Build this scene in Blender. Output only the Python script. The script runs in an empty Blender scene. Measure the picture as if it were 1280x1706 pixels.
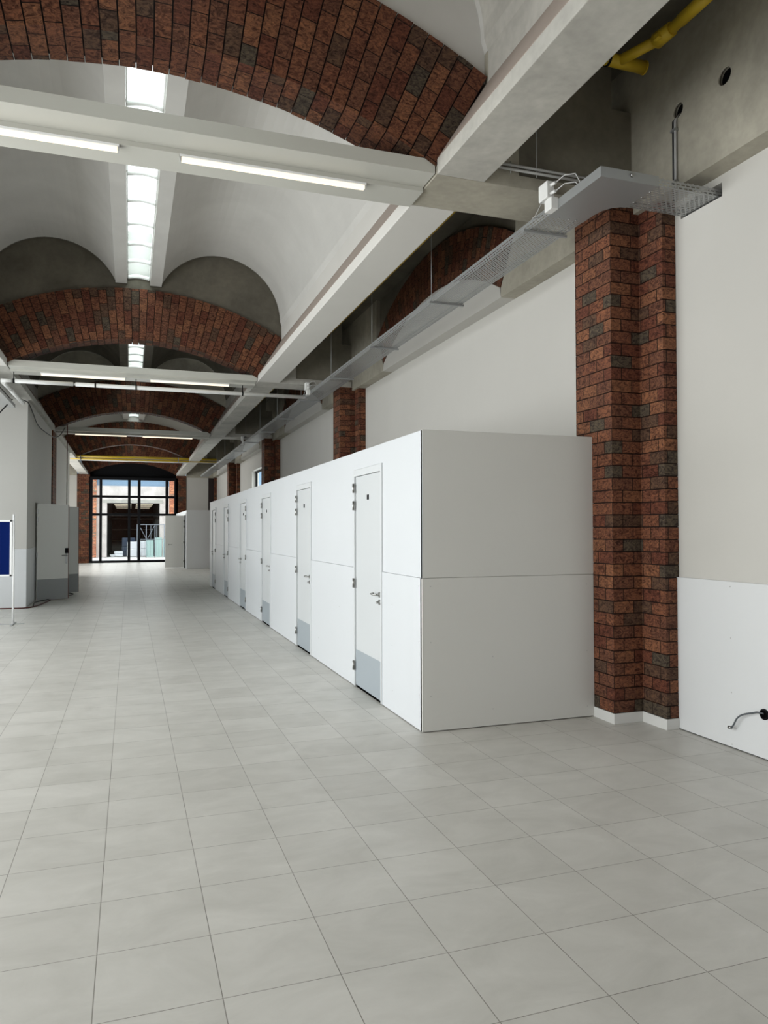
import bpy, bmesh, math, random
from mathutils import Vector, Matrix
from mathutils.geometry import tessellate_polygon
random.seed(7)
PI = math.pi
S = bpy.context.scene
C = bpy.context.collection

# ---------------------------------------------------------------- camera
cam = bpy.data.cameras.new('camera')
cam.sensor_fit = 'VERTICAL'; cam.sensor_height = 24.0; cam.lens = 1237.0 / 1706.0 * 24.0
cam.clip_start = 0.05; cam.clip_end = 400
camo = bpy.data.objects.new('camera', cam); C.objects.link(camo)
R = Matrix(((0.9459999, -0.0057642, -0.3241156), (-0.3241608, -0.0229359, -0.9457239), (-0.0019826, 0.9997203, -0.0235659)))
camo.matrix_world = Matrix.Translation((0, 0, 1.7)) @ R.to_4x4()
S.camera = camo

# ---------------------------------------------------------------- world, daylight, exposure
W = bpy.data.worlds.new('overcast_sky'); S.world = W; W.use_nodes = True
bg = W.node_tree.nodes['Background']; bg.inputs[0].default_value = (0.92, 0.98, 1.0, 1); bg.inputs[1].default_value = 2.6
S.view_settings.view_transform = 'Standard'; S.view_settings.look = 'None'
S.view_settings.exposure = 0.0; S.view_settings.gamma = 1.0
S.view_settings.use_curve_mapping = False
try:
    S.cycles.use_denoising = True
    S.cycles.max_bounces = 10; S.cycles.diffuse_bounces = 6; S.cycles.glossy_bounces = 4
    S.cycles.transparent_max_bounces = 12
    S.cycles.sample_clamp_indirect = 6.0
except Exception: pass
def area(name, loc, direc, sx, sy, power, col=(1, 1, 1), spread=PI):
    l = bpy.data.lights.new(name, 'AREA'); l.shape = 'RECTANGLE'; l.size = sx; l.size_y = sy
    l.energy = power; l.color = col; l.spread = spread
    o = bpy.data.objects.new(name, l); C.objects.link(o); o.location = loc
    o.rotation_euler = Vector(direc).to_track_quat('-Z', 'Y').to_euler(); return o
DAY = (1.0, 0.985, 0.955)
# daylight through the glazed left side wall, the far window and the roof lights
area('daylight_left_windows', (-4.75, 5.0, 2.2), (1, 0, 0), 15.0, 4.0, 450, DAY)
area('daylight_far_window', (0.18, 41.6, 2.4), (0, -1, 0), 4.2, 4.4, 130, DAY)
area('added_left_end_light', (-4.75, 34.5, 2.6), (1, 0, 0), 9.0, 2.6, 330, DAY)  # added light, no window known here; brightens far end wall and door leaf
area('daylight_side_window', (4.9, 28.2, 2.9), (-1, 0, 0), 3.0, 2.2, 25, DAY)

# ---------------------------------------------------------------- mesh builder
class MB:
    def __init__(s): s.v = []; s.f = []; s.uv = []; s.mi = []; s.sm = []
    def face(s, pts, uvs=None, mi=0, smooth=False):
        i = len(s.v); s.v += [tuple(p) for p in pts]; s.f.append(list(range(i, i + len(pts))))
        if uvs is None:
            n = (Vector(pts[1]) - Vector(pts[0])).cross(Vector(pts[2]) - Vector(pts[0]))
            a = [abs(c) for c in n]; k = a.index(max(a))
            uvs = [((p[1], p[2]) if k == 0 else (p[0], p[2]) if k == 1 else (p[0], p[1])) for p in pts]
        s.uv.append(uvs); s.mi.append(mi); s.sm.append(smooth)
    def box(s, x0, x1, y0, y1, z0, z1, mi=0):
        P = [(x, y, z) for x in (x0, x1) for y in (y0, y1) for z in (z0, z1)]
        for q in ((0, 1, 3, 2), (4, 6, 7, 5), (0, 4, 5, 1), (2, 3, 7, 6), (0, 2, 6, 4), (1, 5, 7, 3)):
            s.face([P[i] for i in q], mi=mi)
        return s
    def obox(s, o, ax, ay, x0, x1, y0, y1, z0, z1, mi=0):     # box in a horizontal frame with axes ax, ay at o
        T = lambda x, y, z: (o[0] + ax[0] * x + ay[0] * y, o[1] + ax[1] * x + ay[1] * y, o[2] + z)
        P = [T(x, y, z) for x in (x0, x1) for y in (y0, y1) for z in (z0, z1)]
        for q in ((0, 1, 3, 2), (4, 6, 7, 5), (0, 4, 5, 1), (2, 3, 7, 6), (0, 2, 6, 4), (1, 5, 7, 3)):
            s.face([P[i] for i in q], mi=mi)
        return s
    def prism(s, poly, axis, a, b, holes=(), mi=0, smooth=False):
        # poly in the plane across axis: 'x' -> (y,z), 'y' -> (x,z), 'z' -> (x,y)
        def T(p, t): return (t, p[0], p[1]) if axis == 'x' else (p[0], t, p[1]) if axis == 'y' else (p[0], p[1], t)
        loops = [list(poly)] + [list(h) for h in holes]
        flat = [p for l in loops for p in l]
        tris = tessellate_polygon([[Vector((p[0], p[1], 0)) for p in l] for l in loops])
        for t in (a, b):
            for tr in tris: s.face([T(flat[i], t) for i in tr], [flat[i] for i in tr], mi)
        for l in loops:
            n = len(l); u = 0
            for i in range(n):
                p, q = l[i], l[(i + 1) % n]; d = math.dist(p, q)
                s.face([T(p, a), T(q, a), T(q, b), T(p, b)], [(u, a), (u + d, a), (u + d, b), (u, b)], mi, smooth); u += d
        return s
    def tube(s, pts, r, n=10, caps=True, mi=0):
        pts = [Vector(p) for p in pts]; rings = []
        up = Vector((0, 0, 1)); prev = None
        for i, p in enumerate(pts):
            d = (pts[min(i + 1, len(pts) - 1)] - pts[max(i - 1, 0)]).normalized()
            if prev is None:
                a = up if abs(d.z) < 0.9 else Vector((1, 0, 0)); e1 = d.cross(a).normalized()
            else: e1 = (prev - d * prev.dot(d)).normalized()
            prev = e1; e2 = d.cross(e1)
            rr = r[i] if isinstance(r, (list, tuple)) else r
            rings.append([p + e1 * rr * math.cos(2 * PI * k / n) + e2 * rr * math.sin(2 * PI * k / n) for k in range(n)])
        L = 0
        for i in range(len(rings) - 1):
            d = (pts[i + 1] - pts[i]).length
            for k in range(n):
                k2 = (k + 1) % n; rr = r[i] if isinstance(r, (list, tuple)) else r; w = 2 * PI * rr / n
                s.face([rings[i][k], rings[i][k2], rings[i + 1][k2], rings[i + 1][k]], [(L, k * w), (L, k * w + w), (L + d, k * w + w), (L + d, k * w)], mi, True)
            L += d
        if caps:
            s.face(rings[0][::-1], mi=mi); s.face(rings[-1], mi=mi)
        return s
    def disc(s, c, axis, r0, r1, t, n=24, mi=0):   # ring or disc solid along axis
        c = Vector(c); d = Vector(axis).normalized(); a = Vector((0, 0, 1)) if abs(d.z) < 0.9 else Vector((1, 0, 0))
        e1 = d.cross(a).normalized(); e2 = d.cross(e1)
        P = lambda r, k, h: c + e1 * r * math.cos(2 * PI * k / n) + e2 * r * math.sin(2 * PI * k / n) + d * h
        for k in range(n):
            s.face([P(r1, k, 0), P(r1, k + 1, 0), P(r1, k + 1, t), P(r1, k, t)], mi=mi, smooth=True)
            for h in (0, t):
                if r0 > 0: s.face([P(r0, k, h), P(r0, k + 1, h), P(r1, k + 1, h), P(r1, k, h)], mi=mi)
            if r0 > 0: s.face([P(r0, k, 0), P(r0, k + 1, 0), P(r0, k + 1, t), P(r0, k, t)], mi=mi, smooth=True)
        if r0 <= 0:
            for h in (0, t): s.face([P(r1, k, h) for k in range(n)], mi=mi)
        return s
    def build(s, name, mat, parent=None, bevel=0, weld=True):
        root = parent
        while root is not None and root.parent is not None: root = root.parent
        if root is not None: o = Vector(root.location)
        else:
            xs = [v[0] for v in s.v]; ys = [v[1] for v in s.v]; zs = [v[2] for v in s.v]
            o = Vector(((min(xs) + max(xs)) / 2, (min(ys) + max(ys)) / 2, min(zs)))
        me = bpy.data.meshes.new(name)
        me.from_pydata([(v[0] - o.x, v[1] - o.y, v[2] - o.z) for v in s.v], [], s.f)
        ul = me.uv_layers.new(name='UVMap'); k = 0
        for f in s.uv:
            for u in f: ul.data[k].uv = u; k += 1
        for m in (mat if isinstance(mat, (list, tuple)) else [mat]): me.materials.append(m)
        me.polygons.foreach_set('material_index', s.mi); me.polygons.foreach_set('use_smooth', s.sm)
        bm = bmesh.new(); bm.from_mesh(me)
        if weld: bmesh.ops.remove_doubles(bm, verts=bm.verts, dist=0.0002)
        bmesh.ops.recalc_face_normals(bm, faces=bm.faces); bm.to_mesh(me); bm.free(); me.update()
        ob = bpy.data.objects.new(name, me); C.objects.link(ob)
        if parent is None: ob.location = o
        else: ob.parent = parent
        if bevel:
            b = ob.modifiers.new('bevel', 'BEVEL'); b.width = bevel; b.segments = 2; b.limit_method = 'ANGLE'; b.angle_limit = 0.6
        return ob

def thing(name, loc, label, cat, group=None):
    o = bpy.data.objects.new(name, None); C.objects.link(o); o.location = loc; o.empty_display_size = 0.1
    o['label'] = label; o['category'] = cat
    if group: o['group'] = group
    return o
def tag(o, label, cat, group=None):
    o['label'] = label; o['category'] = cat
    if group: o['group'] = group
    return o
def struct(o): o['kind'] = 'structure'; return o

# ---------------------------------------------------------------- materials
def mat(name, col=(.8, .8, .8), rough=.6, metal=0.0, spec=.4):
    m = bpy.data.materials.new(name); m.use_nodes = True; b = m.node_tree.nodes['Principled BSDF']
    b.inputs['Base Color'].default_value = (*col, 1); b.inputs['Roughness'].default_value = rough
    b.inputs['Metallic'].default_value = metal; b.inputs['Specular IOR Level'].default_value = spec
    return m
def N(m, t, **kw):
    n = m.node_tree.nodes.new(t)
    for k, v in kw.items(): setattr(n, k, v)
    return n
def L(m, a, b): m.node_tree.links.new(a, b)
def bsdf(m): return m.node_tree.nodes['Principled BSDF']
def ramp(m, src, stops, interp='LINEAR'):
    r = N(m, 'ShaderNodeValToRGB'); r.color_ramp.interpolation = interp
    e = r.color_ramp.elements
    while len(e) < len(stops): e.new(0.5)
    for i, (p, c) in enumerate(stops): e[i].position = p; e[i].color = (*c, 1)
    L(m, src, r.inputs[0]); return r.outputs[0]
def noise(m, scale, detail=4, dist=0, vec=None, rough=.55):
    n = N(m, 'ShaderNodeTexNoise'); n.inputs['Scale'].default_value = scale; n.inputs['Detail'].default_value = detail
    n.inputs['Distortion'].default_value = dist; n.inputs['Roughness'].default_value = rough
    if vec is not None: L(m, vec, n.inputs['Vector'])
    return n.outputs['Fac']
def pos(m, scale=(1, 1, 1)):
    g = N(m, 'ShaderNodeNewGeometry'); mp = N(m, 'ShaderNodeMapping'); mp.inputs['Scale'].default_value = scale
    L(m, g.outputs['Position'], mp.inputs['Vector']); return mp.outputs[0]
def bump(m, h, strength, dist=.01):
    b = N(m, 'ShaderNodeBump'); b.inputs['Strength'].default_value = strength; b.inputs['Distance'].default_value = dist
    L(m, h, b.inputs['Height']); L(m, b.outputs[0], bsdf(m).inputs['Normal'])
def mulc(m, a, b, fac=1.0):
    x = N(m, 'ShaderNodeMix', data_type='RGBA', blend_type='MULTIPLY'); x.inputs['Factor'].default_value = fac
    L(m, a, x.inputs[6]); L(m, b, x.inputs[7]); return x.outputs[2]

def concrete(name, c, var=.25, rough=.75):
    m = mat(name, c, rough, spec=.25); p = pos(m)
    n1 = noise(m, 1.6, 6, .4, p); n2 = noise(m, 14, 5, 0, p)
    lo = tuple(x * (1 - var) for x in c); hi = tuple(min(1, x * (1 + var)) for x in c)
    a = ramp(m, n1, [(.32, lo), (.5, c), (.7, hi)]); b = ramp(m, n2, [(.3, (.86, .86, .86)), (.7, (1, 1, 1))])
    L(m, mulc(m, a, b), bsdf(m).inputs['Base Color'])
    pv = pos(m, (9, 9, .7)); v = noise(m, 3, 2, 0, pv)
    bump(m, v, .12, .006); return m
def plaster(name, c, var=.03, rough=.7, spec=.3):
    m = mat(name, c, rough, spec=spec); p = pos(m); n = noise(m, 1.2, 5, .3, p)
    L(m, ramp(m, n, [(.3, tuple(x * (1 - var) for x in c)), (.7, c)]), bsdf(m).inputs['Base Color'])
    bump(m, noise(m, 60, 3, 0, p), .05, .002); return m
def brick(name, bw, rh, tone=1.0):
    m = mat(name, (.3, .1, .05), .68, spec=.15)
    uv = N(m, 'ShaderNodeUVMap'); br = N(m, 'ShaderNodeTexBrick'); L(m, uv.outputs[0], br.inputs['Vector'])
    br.offset = .5; br.squash = 1
    for k, v in (('Scale', 1), ('Mortar Size', .0042), ('Mortar Smooth', .1), ('Brick Width', bw), ('Row Height', rh), ('Bias', 0)): br.inputs[k].default_value = v
    br.inputs['Color1'].default_value = (0, 0, 0, 1); br.inputs['Color2'].default_value = (1, 1, 1, 1); br.inputs['Mortar'].default_value = (.5, .5, .5, 1)
    t = tone
    col = ramp(m, br.outputs['Color'], [(0, (.135 * t, .105 * t, .078 * t)), (.09, (.16 * t, .09 * t, .06 * t)), (.2, (.23 * t, .10 * t, .062 * t)), (.36, (.28 * t, .115 * t, .066 * t)),
                                        (.58, (.20 * t, .072 * t, .045 * t)), (.7, (.33 * t, .145 * t, .08 * t)), (.86, (.25 * t, .10 * t, .06 * t))], 'CONSTANT')
    p = pos(m, (1, 1, 1.6)); n1 = noise(m, 13, 8, 2.2, p, .7); n2 = noise(m, 45, 4, .5, p)
    a = ramp(m, n1, [(.38, (.30, .26, .27)), (.47, (.75, .72, .72)), (.55, (1.1, 1.08, 1.0)), (.66, (1.5, 1.4, 1.2))])
    b = ramp(m, n2, [(.35, (.75, .75, .75)), (.6, (1.1, 1.1, 1.1))])
    c = mulc(m, mulc(m, col, a), b)
    x = N(m, 'ShaderNodeMix', data_type='RGBA'); L(m, br.outputs['Fac'], x.inputs['Factor']); L(m, c, x.inputs[6]); x.inputs[7].default_value = (.008, .005, .004, 1)
    L(m, x.outputs[2], bsdf(m).inputs['Base Color'])
    mm = N(m, 'ShaderNodeMath', operation='MULTIPLY_ADD'); L(m, br.outputs['Fac'], mm.inputs[0]); mm.inputs[1].default_value = -1.5; L(m, n1, mm.inputs[2])
    bump(m, mm.outputs[0], .5, .006); return m

M = {}
M['brick'] = brick('red_brick_pillar', .215, .1085, .62)
M['brickarch'] = brick('red_brick_arch', .25, .122, .56)
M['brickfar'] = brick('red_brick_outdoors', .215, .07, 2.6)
M['mortar'] = mat('dark_mortar', (.03, .02, .018), .9)
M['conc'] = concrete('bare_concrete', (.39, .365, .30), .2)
M['concm'] = concrete('mid_tone_concrete', (.21, .195, .155), .2)  # mid-tone concrete of the right aisle diaphragm walls
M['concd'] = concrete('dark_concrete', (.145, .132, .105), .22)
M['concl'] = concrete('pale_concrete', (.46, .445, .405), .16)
M['white'] = plaster('white_plaster', (.54, .525, .49))
M['vault'] = plaster('white_vault_plaster', (.62, .61, .58), .12)
M['beamw'] = plaster('white_painted_concrete', (.62, .605, .57), .05)
M['tan'] = plaster('tan_skewback', (.36, .30, .26), .08)
M['steel'] = plaster('white_painted_steel', (.50, .495, .45), .02, .35)
M['panel'] = plaster('white_wall_panel', (.66, .67, .675), .02, .45, .4)
M['endp'] = plaster('cubicle_end_panel', (.62, .615, .585), .02, .45, .4)  # end panels greyer, warmer than the front: dimmer end-face light put into colour
M['panel2'] = plaster('cubicle_white_panel', (.64, .66, .68), .015, .4, .4)
M['leaf'] = mat('white_door_leaf', (.585, .605, .615), .35)
M['leaf2'] = mat('open_door_leaf', (.72, .72, .69), .4)
M['frame'] = mat('white_door_frame', (.62, .64, .65), .4)
M['kick'] = mat('grey_kick_plate', (.33, .37, .40), .4)
M['kickd'] = mat('mid_grey_kick_plate', (.30, .31, .31), .5)
M['black'] = mat('black_metal', (.006, .006, .007), .6, spec=.1)
M['void'] = mat('black_void', (.004, .004, .004), 1, spec=0)
M['chrome'] = mat('brushed_steel', (.42, .42, .41), .3, 1)
M['galv'] = mat('galvanised_steel', (.40, .41, .41), .5, .75)
M['yellow'] = mat('yellow_paint', (.62, .43, .03), .4)
M['whiteplastic'] = mat('white_plastic', (.74, .74, .72), .4)
M['greyplastic'] = mat('grey_plastic', (.45, .45, .44), .5)
M['cable'] = mat('black_cable', (.02, .02, .022), .5)
M['redcable'] = mat('dark_red_cable', (.08, .018, .015), .5)
M['redplug'] = mat('red_plug', (.35, .03, .03), .4)
M['blue'] = mat('blue_felt', (.004, .014, .10), .95, spec=.05)
M['alu'] = mat('white_aluminium', (.85, .86, .86), .35)
M['hardwood'] = mat('dark_red_wood', (.10, .025, .018), .5)
M['base'] = plaster('white_baseboard', (.66, .66, .64), .02, .5)
M['grout'] = mat('dark_joint', (.05, .05, .05), .9)
def emis(name, col, st):
    m = mat(name, (.25, .25, .25), .5); b = bsdf(m); b.inputs['Emission Color'].default_value = (*col, 1); b.inputs['Emission Strength'].default_value = st; return m
M['lamp'] = emis('warm_white_diffuser', (1, .86, .64), 1.25)
def glass(name, tint, mixf):
    m = bpy.data.materials.new(name); m.use_nodes = True; nt = m.node_tree; nt.nodes.clear()
    o = N(m, 'ShaderNodeOutputMaterial'); mx = N(m, 'ShaderNodeMixShader'); t = N(m, 'ShaderNodeBsdfTransparent'); g = N(m, 'ShaderNodeBsdfGlossy')
    t.inputs[0].default_value = (*tint, 1); g.inputs['Roughness'].default_value = .05; mx.inputs[0].default_value = mixf
    L(m, t.outputs[0], mx.inputs[1]); L(m, g.outputs[0], mx.inputs[2]); L(m, mx.outputs[0], o.inputs[0]); return m
M['glass'] = glass('clear_window_glass', (.97, .99, .99), .04)
def skyglass():
    m = bpy.data.materials.new('milky_roof_light_plastic'); m.use_nodes = True; m.node_tree.nodes.clear()
    o = N(m, 'ShaderNodeOutputMaterial'); mx = N(m, 'ShaderNodeMixShader'); t = N(m, 'ShaderNodeBsdfTransparent'); g = N(m, 'ShaderNodeBsdfTranslucent')
    t.inputs[0].default_value = (.86, .95, .92, 1); g.inputs[0].default_value = (.85, .93, .9, 1)
    mx.inputs[0].default_value = .3
    L(m, t.outputs[0], mx.inputs[1]); L(m, g.outputs[0], mx.inputs[2]); L(m, mx.outputs[0], o.inputs[0]); return m
M['skyglass'] = skyglass()
def perforated():
    m = mat('slotted_galvanised_sheet', (.42, .43, .43), .45, .7); uv = N(m, 'ShaderNodeUVMap')
    br = N(m, 'ShaderNodeTexBrick'); br.offset = .5
    L(m, uv.outputs[0], br.inputs['Vector'])
    for k, v in (('Scale', 1), ('Mortar Size', .0078), ('Mortar Smooth', 0), ('Brick Width', .048), ('Row Height', .026)): br.inputs[k].default_value = v
    t = N(m, 'ShaderNodeBsdfTransparent'); mx = N(m, 'ShaderNodeMixShader'); o = m.node_tree.nodes['Material Output']
    L(m, br.outputs['Fac'], mx.inputs[0]); L(m, t.outputs[0], mx.inputs[1]); L(m, bsdf(m).outputs[0], mx.inputs[2]); L(m, mx.outputs[0], o.inputs[0])
    return m
M['perf'] = perforated()
def floormat():
    m = mat('grey_porcelain_tile', (.5, .5, .48), .38, spec=.35)
    g = N(m, 'ShaderNodeNewGeometry'); mp = N(m, 'ShaderNodeMapping'); mp.inputs['Location'].default_value = (.114, -2.333 + .4445 * 40, 0)
    L(m, g.outputs['Position'], mp.inputs['Vector'])
    br = N(m, 'ShaderNodeTexBrick'); br.offset = 0; L(m, mp.outputs[0], br.inputs['Vector'])
    for k, v in (('Scale', 1), ('Mortar Size', .0021), ('Mortar Smooth', .3), ('Brick Width', .4445), ('Row Height', .4445), ('Bias', 0)): br.inputs[k].default_value = v
    br.inputs['Color1'].default_value = (.555, .540, .505, 1); br.inputs['Color2'].default_value = (.61, .595, .56, 1); br.inputs['Mortar'].default_value = (.24, .225, .20, 1)
    a = ramp(m, noise(m, 2.2, 8, .6, pos(m, (1, 1.6, 1)), .65), [(.3, (.88, .88, .87)), (.7, (1.06, 1.06, 1.06))])
    L(m, mulc(m, br.outputs['Color'], a), bsdf(m).inputs['Base Color'])
    L(m, ramp(m, noise(m, 5, 4, 0, pos(m)), [(.3, (.34, .34, .34)), (.7, (.46, .46, .46))]), bsdf(m).inputs['Roughness'])
    mm = N(m, 'ShaderNodeMath', operation='MULTIPLY'); L(m, br.outputs['Fac'], mm.inputs[0]); mm.inputs[1].default_value = -1; bump(m, mm.outputs[0], .3, .002); return m
M['floor'] = floormat()

# ---------------------------------------------------------------- hall layout
XC = .147                                   # hall centre line
YA = [-3.4, 5.5, 14.4, 23.3, 32.2, 41.1]    # front faces of the brick arches
BZ = 4.58                                   # beam soffit
TH = .5128; RI = 4.475; RE = 5.42; ZC = .75
def mx(x): return 2 * XC - x                # mirror about the hall axis

struct(MB().box(-4.6, 4.6, -4.2, 41.1, -.15, 0).build('floor', M['floor']))

# vaulted ceiling of each bay: two barrels beside a slotted roof light
def arc(cx, cz, r, a0, a1, n): return [(cx + r * math.cos(a0 + (a1 - a0) * i / n), cz + r * math.sin(a0 + (a1 - a0) * i / n)) for i in range(n + 1)]
bc = 1.60; br_ = 1.18; bz = 5.77
a0 = math.acos((.541 - bc) / br_)
prof = [(.336, 6.25), (.541, 6.25)] + arc(bc, bz, br_, a0, .02, 26) + [(2.81, 5.70), (3.1, 5.70), (3.1, 7.2), (.9, 7.2), (.56, 6.52), (.336, 6.52)]
for i in range(5):
    y0, y1 = YA[i], YA[i + 1]
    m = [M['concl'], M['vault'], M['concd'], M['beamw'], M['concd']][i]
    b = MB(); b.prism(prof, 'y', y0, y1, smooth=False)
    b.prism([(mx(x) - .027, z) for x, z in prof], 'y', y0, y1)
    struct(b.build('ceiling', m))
for sx, nm in ((1, 'right'), (-1, 'left')):
    f = (lambda x: x) if sx == 1 else mx
    x0, x1 = sorted((f(3.1), f(4.75)))
    struct(MB().box(x0, x1, -4.2, 41.5, 5.9, 6.1).build('ceiling', M['concd']))

# lunette walls over the arches
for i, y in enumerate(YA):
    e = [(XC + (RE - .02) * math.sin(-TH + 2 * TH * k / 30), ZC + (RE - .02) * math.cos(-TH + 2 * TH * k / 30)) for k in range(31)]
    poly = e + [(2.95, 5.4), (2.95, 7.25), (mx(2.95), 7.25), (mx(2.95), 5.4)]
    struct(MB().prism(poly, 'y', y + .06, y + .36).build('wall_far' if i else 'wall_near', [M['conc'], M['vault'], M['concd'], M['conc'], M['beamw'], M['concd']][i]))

# ---------------------------------------------------------------- brick arches
def strip_arch(name, mapf, r0, r1, th, n, d0, d1, material, label, group=None):
    b = MB(); dt = 2 * th / n; g = .0022 / r0
    for i in range(n):
        t0 = -th + i * dt + g; t1 = -th + (i + 1) * dt - g; v0 = i * .122; v1 = v0 + .122; e = .002
        jr = random.uniform(-.004, .004)
        P = lambda t, r, d: mapf(t, r, d)
        ra, rb = r0 + jr, r1 + jr
        vu0, vu1 = v0 + .001, v1 - .001
        b.face([P(t0, ra, d0), P(t1, ra, d0), P(t1, rb, d0), P(t0, rb, d0)], [(ra, vu0), (ra, vu1), (rb, vu1), (rb, vu0)])
        b.face([P(t0, ra, d1), P(t1, ra, d1), P(t1, rb, d1), P(t0, rb, d1)], [(ra, vu0), (ra, vu1), (rb, vu1), (rb, vu0)])
        for r in (ra, rb): b.face([P(t0, r, d0), P(t1, r, d0), P(t1, r, d1), P(t0, r, d1)], [(r0 - d0, vu0), (r0 - d0, vu1), (r0 - d1, vu1), (r0 - d1, vu0)])
        for t in (t0, t1): b.face([P(t, ra, d0), P(t, rb, d0), P(t, rb, d1), P(t, ra, d1)], [(ra, v0 + .06), (rb, v0 + .06), (rb, v0 + .061), (ra, v0 + .061)])
    ob = b.build(name, material, weld=False)
    tag(ob, label, 'arch', group)
    c = MB(); m_ = 24; q = .03
    for i in range(m_):
        t0 = -th + 2 * th * i / m_; t1 = -th + 2 * th * (i + 1) / m_
        P = mapf; ra, rb, da, db = r0 + q, r1 - q, d0 + q, d1 - q
        c.face([P(t0, ra, da), P(t1, ra, da), P(t1, rb, da), P(t0, rb, da)]); c.face([P(t0, ra, db), P(t1, ra, db), P(t1, rb, db), P(t0, rb, db)])
        for r in (ra, rb): c.face([P(t0, r, da), P(t1, r, da), P(t1, r, db), P(t0, r, db)])
    c.build('mortar_core', M['mortar'], ob)
    return ob
arch_lab = ['broad red brick arch behind the viewpoint, over the hall', 'nearest red brick arch, cut off by the top edge, above the first crossbeam',
            'second red brick arch across the hall, fully seen, in front of two dark grey lunettes', 'third red brick arch across the hall, very dark, behind the white pipe',
            'fourth red brick arch across the hall, below the pale vault ring and small roof light', 'furthest red brick arch, directly over the black framed end window']
for i, y in enumerate(YA):
    if i == 0: continue
    strip_arch('brick_arch', lambda t, r, d: (XC + r * math.sin(t), d, ZC + r * math.cos(t)), RI, RE, TH, 38, y, y + .4, M['brickarch'], arch_lab[i])
# arches along the right-hand side wall
sl = ['red brick wall arch above the cable tray, beside the nearest brick pillar', 'red brick wall arch between the second and third brick pillars',
      'red brick wall arch between the third and fourth brick pillars', 'red brick wall arch in the last bay of the right wall']
for k in range(4):
    yc = YA[k + 1] + .29 + 4.45
    strip_arch('wall_arch', lambda t, r, d: (d, yc + r * math.sin(t), ZC + r * math.cos(t)), RI, 5.13, TH, 38, 4.262, 4.55, M['brickarch'], sl[k])

# ---------------------------------------------------------------- longitudinal beams
def beam(y0, y1, m, side, label, tan=True):
    f = (lambda x: x) if side > 0 else mx
    poly = [(2.344, 4.58), (2.344, 4.70), (2.81, 5.43), (2.81, 5.72), (3.1, 5.72), (3.1, 5.3), (2.77, 4.58)]
    o = MB().prism([(f(x), z) for x, z in poly], 'y', y0 + .004, y1 - .004).build('concrete_beam', m, bevel=.006)
    tag(o, label, 'beam')
    if tan:
        n = Vector((-.84, .54)) * .004
        q = [(2.349, 4.706), (2.807, 5.424), (2.807 + n.x, 5.424 + n.y), (2.349 + n.x, 4.706 + n.y)]
        o2 = MB().prism([(f(x), z) for x, z in q], 'y', y0 + .01, y1 - .01).build('skewback_strip', M['tan'], o); o2['label'] = 'tan sloping strip on the beam'
    return o
bmats = [M['concl'], M['beamw'], M['concl'], M['concl'], M['concl']]
rl = ['bare grey concrete beam overhead at the top right, nearest bay', 'white painted beam running from the first to the second crossbeam on the right',
      'grey concrete beam on the right between the second and third crossbeams', 'grey concrete beam on the right between the third crossbeam and the yellow pipes',
      'short pale beam on the right just before the end window']
ll = ['grey concrete beam overhead on the left of the nearest bay', 'white painted beam on the left, ending at the second crossbeam',
      'grey concrete beam on the left above the white partition wall', 'grey concrete beam on the left behind the third crossbeam', 'short pale beam on the left just before the end window']
for i in range(5):
    y0 = YA[i] + .59; y1 = YA[i + 1]
    beam(y0, y1, bmats[i], 1, rl[i]); beam(y0, y1, bmats[i], -1, ll[i])

# ---------------------------------------------------------------- crossbeams with their lamps
cl = ['', 'nearest white crossbeam, spanning the hall under the cut-off brick arch', 'second white crossbeam, with a white pipe hung under it', 'third crossbeam, thin and grey, in front of the small roof light',
      'fourth crossbeam, carrying two yellow pipes, in front of the end window', '']
ends = [M['concl'], M['concl'], M['concl'], M['concl']]
lampl = {(1, 0): 'left linear lamp on the nearest crossbeam, cut by the picture edge', (1, 1): 'right linear lamp on the nearest crossbeam', (2, 0): 'left linear lamp on the second crossbeam, above the white pipe',
         (2, 1): 'right linear lamp on the second crossbeam, above the white pipe', (3, 0): 'left linear lamp on the third crossbeam', (3, 1): 'right linear lamp on the third crossbeam'}
for i in range(1, 5):
    y = YA[i]; r = thing('crossbeam', (XC, y + .295, BZ), cl[i], 'beam')
    b = MB(); b.box(mx(2.344) + .01, 2.334, y + .01, y + .27, BZ + .012, BZ + .125); b.box(mx(2.344) + .01, 2.334, y + .27, y + .585, BZ - .025, BZ + .12)
    b.build('steel_box', M['steel'], r, bevel=.002)
    for s in (1, -1):
        f = (lambda x: x) if s > 0 else mx
        p = [(2.344, 4.58), (2.344, 4.70), (2.81, 5.43), (2.81, 5.7), (3.1, 5.7), (3.1, 4.69), (4.24, 4.69), (4.24, 4.58)]
        MB().prism([(f(x), z) for x, z in p], 'y', y, y + .59).build('concrete_end', M['conc'] if i == 1 else M['concl'], r, bevel=.004)
    if i < 4:
        for k, (x0, x1) in enumerate(((-1.545, -.09), (.345, 1.83))):
            t = thing('linear_lamp', ((x0 + x1) / 2, y + .30, BZ - .055), lampl[(i, k)], 'lamp', 'linear lamps under the crossbeams')
            MB().box(x0, x1, y + .268, y + .326, BZ - .042, BZ - .025).build('housing', M['alu'], t)
            MB().box(x0 + .01, x1 - .01, y + .276, y + .318, BZ - .072, BZ - .042).build('diffuser', M['lamp'], t, bevel=.006)
            for xe in (x0, x1 - .012): MB().box(xe, xe + .012, y + .27, y + .324, BZ - .074, BZ - .025).build('end_cap', M['greyplastic'], t)
# concrete diaphragm walls over the right aisle
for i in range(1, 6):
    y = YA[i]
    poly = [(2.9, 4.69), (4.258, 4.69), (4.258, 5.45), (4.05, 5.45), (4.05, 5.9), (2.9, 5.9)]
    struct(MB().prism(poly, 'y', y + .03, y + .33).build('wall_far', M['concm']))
    struct(MB().prism([(mx(x), z) for x, z in poly], 'y', y + .03, y + .33).build('wall_far', M['concd']))

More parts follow.
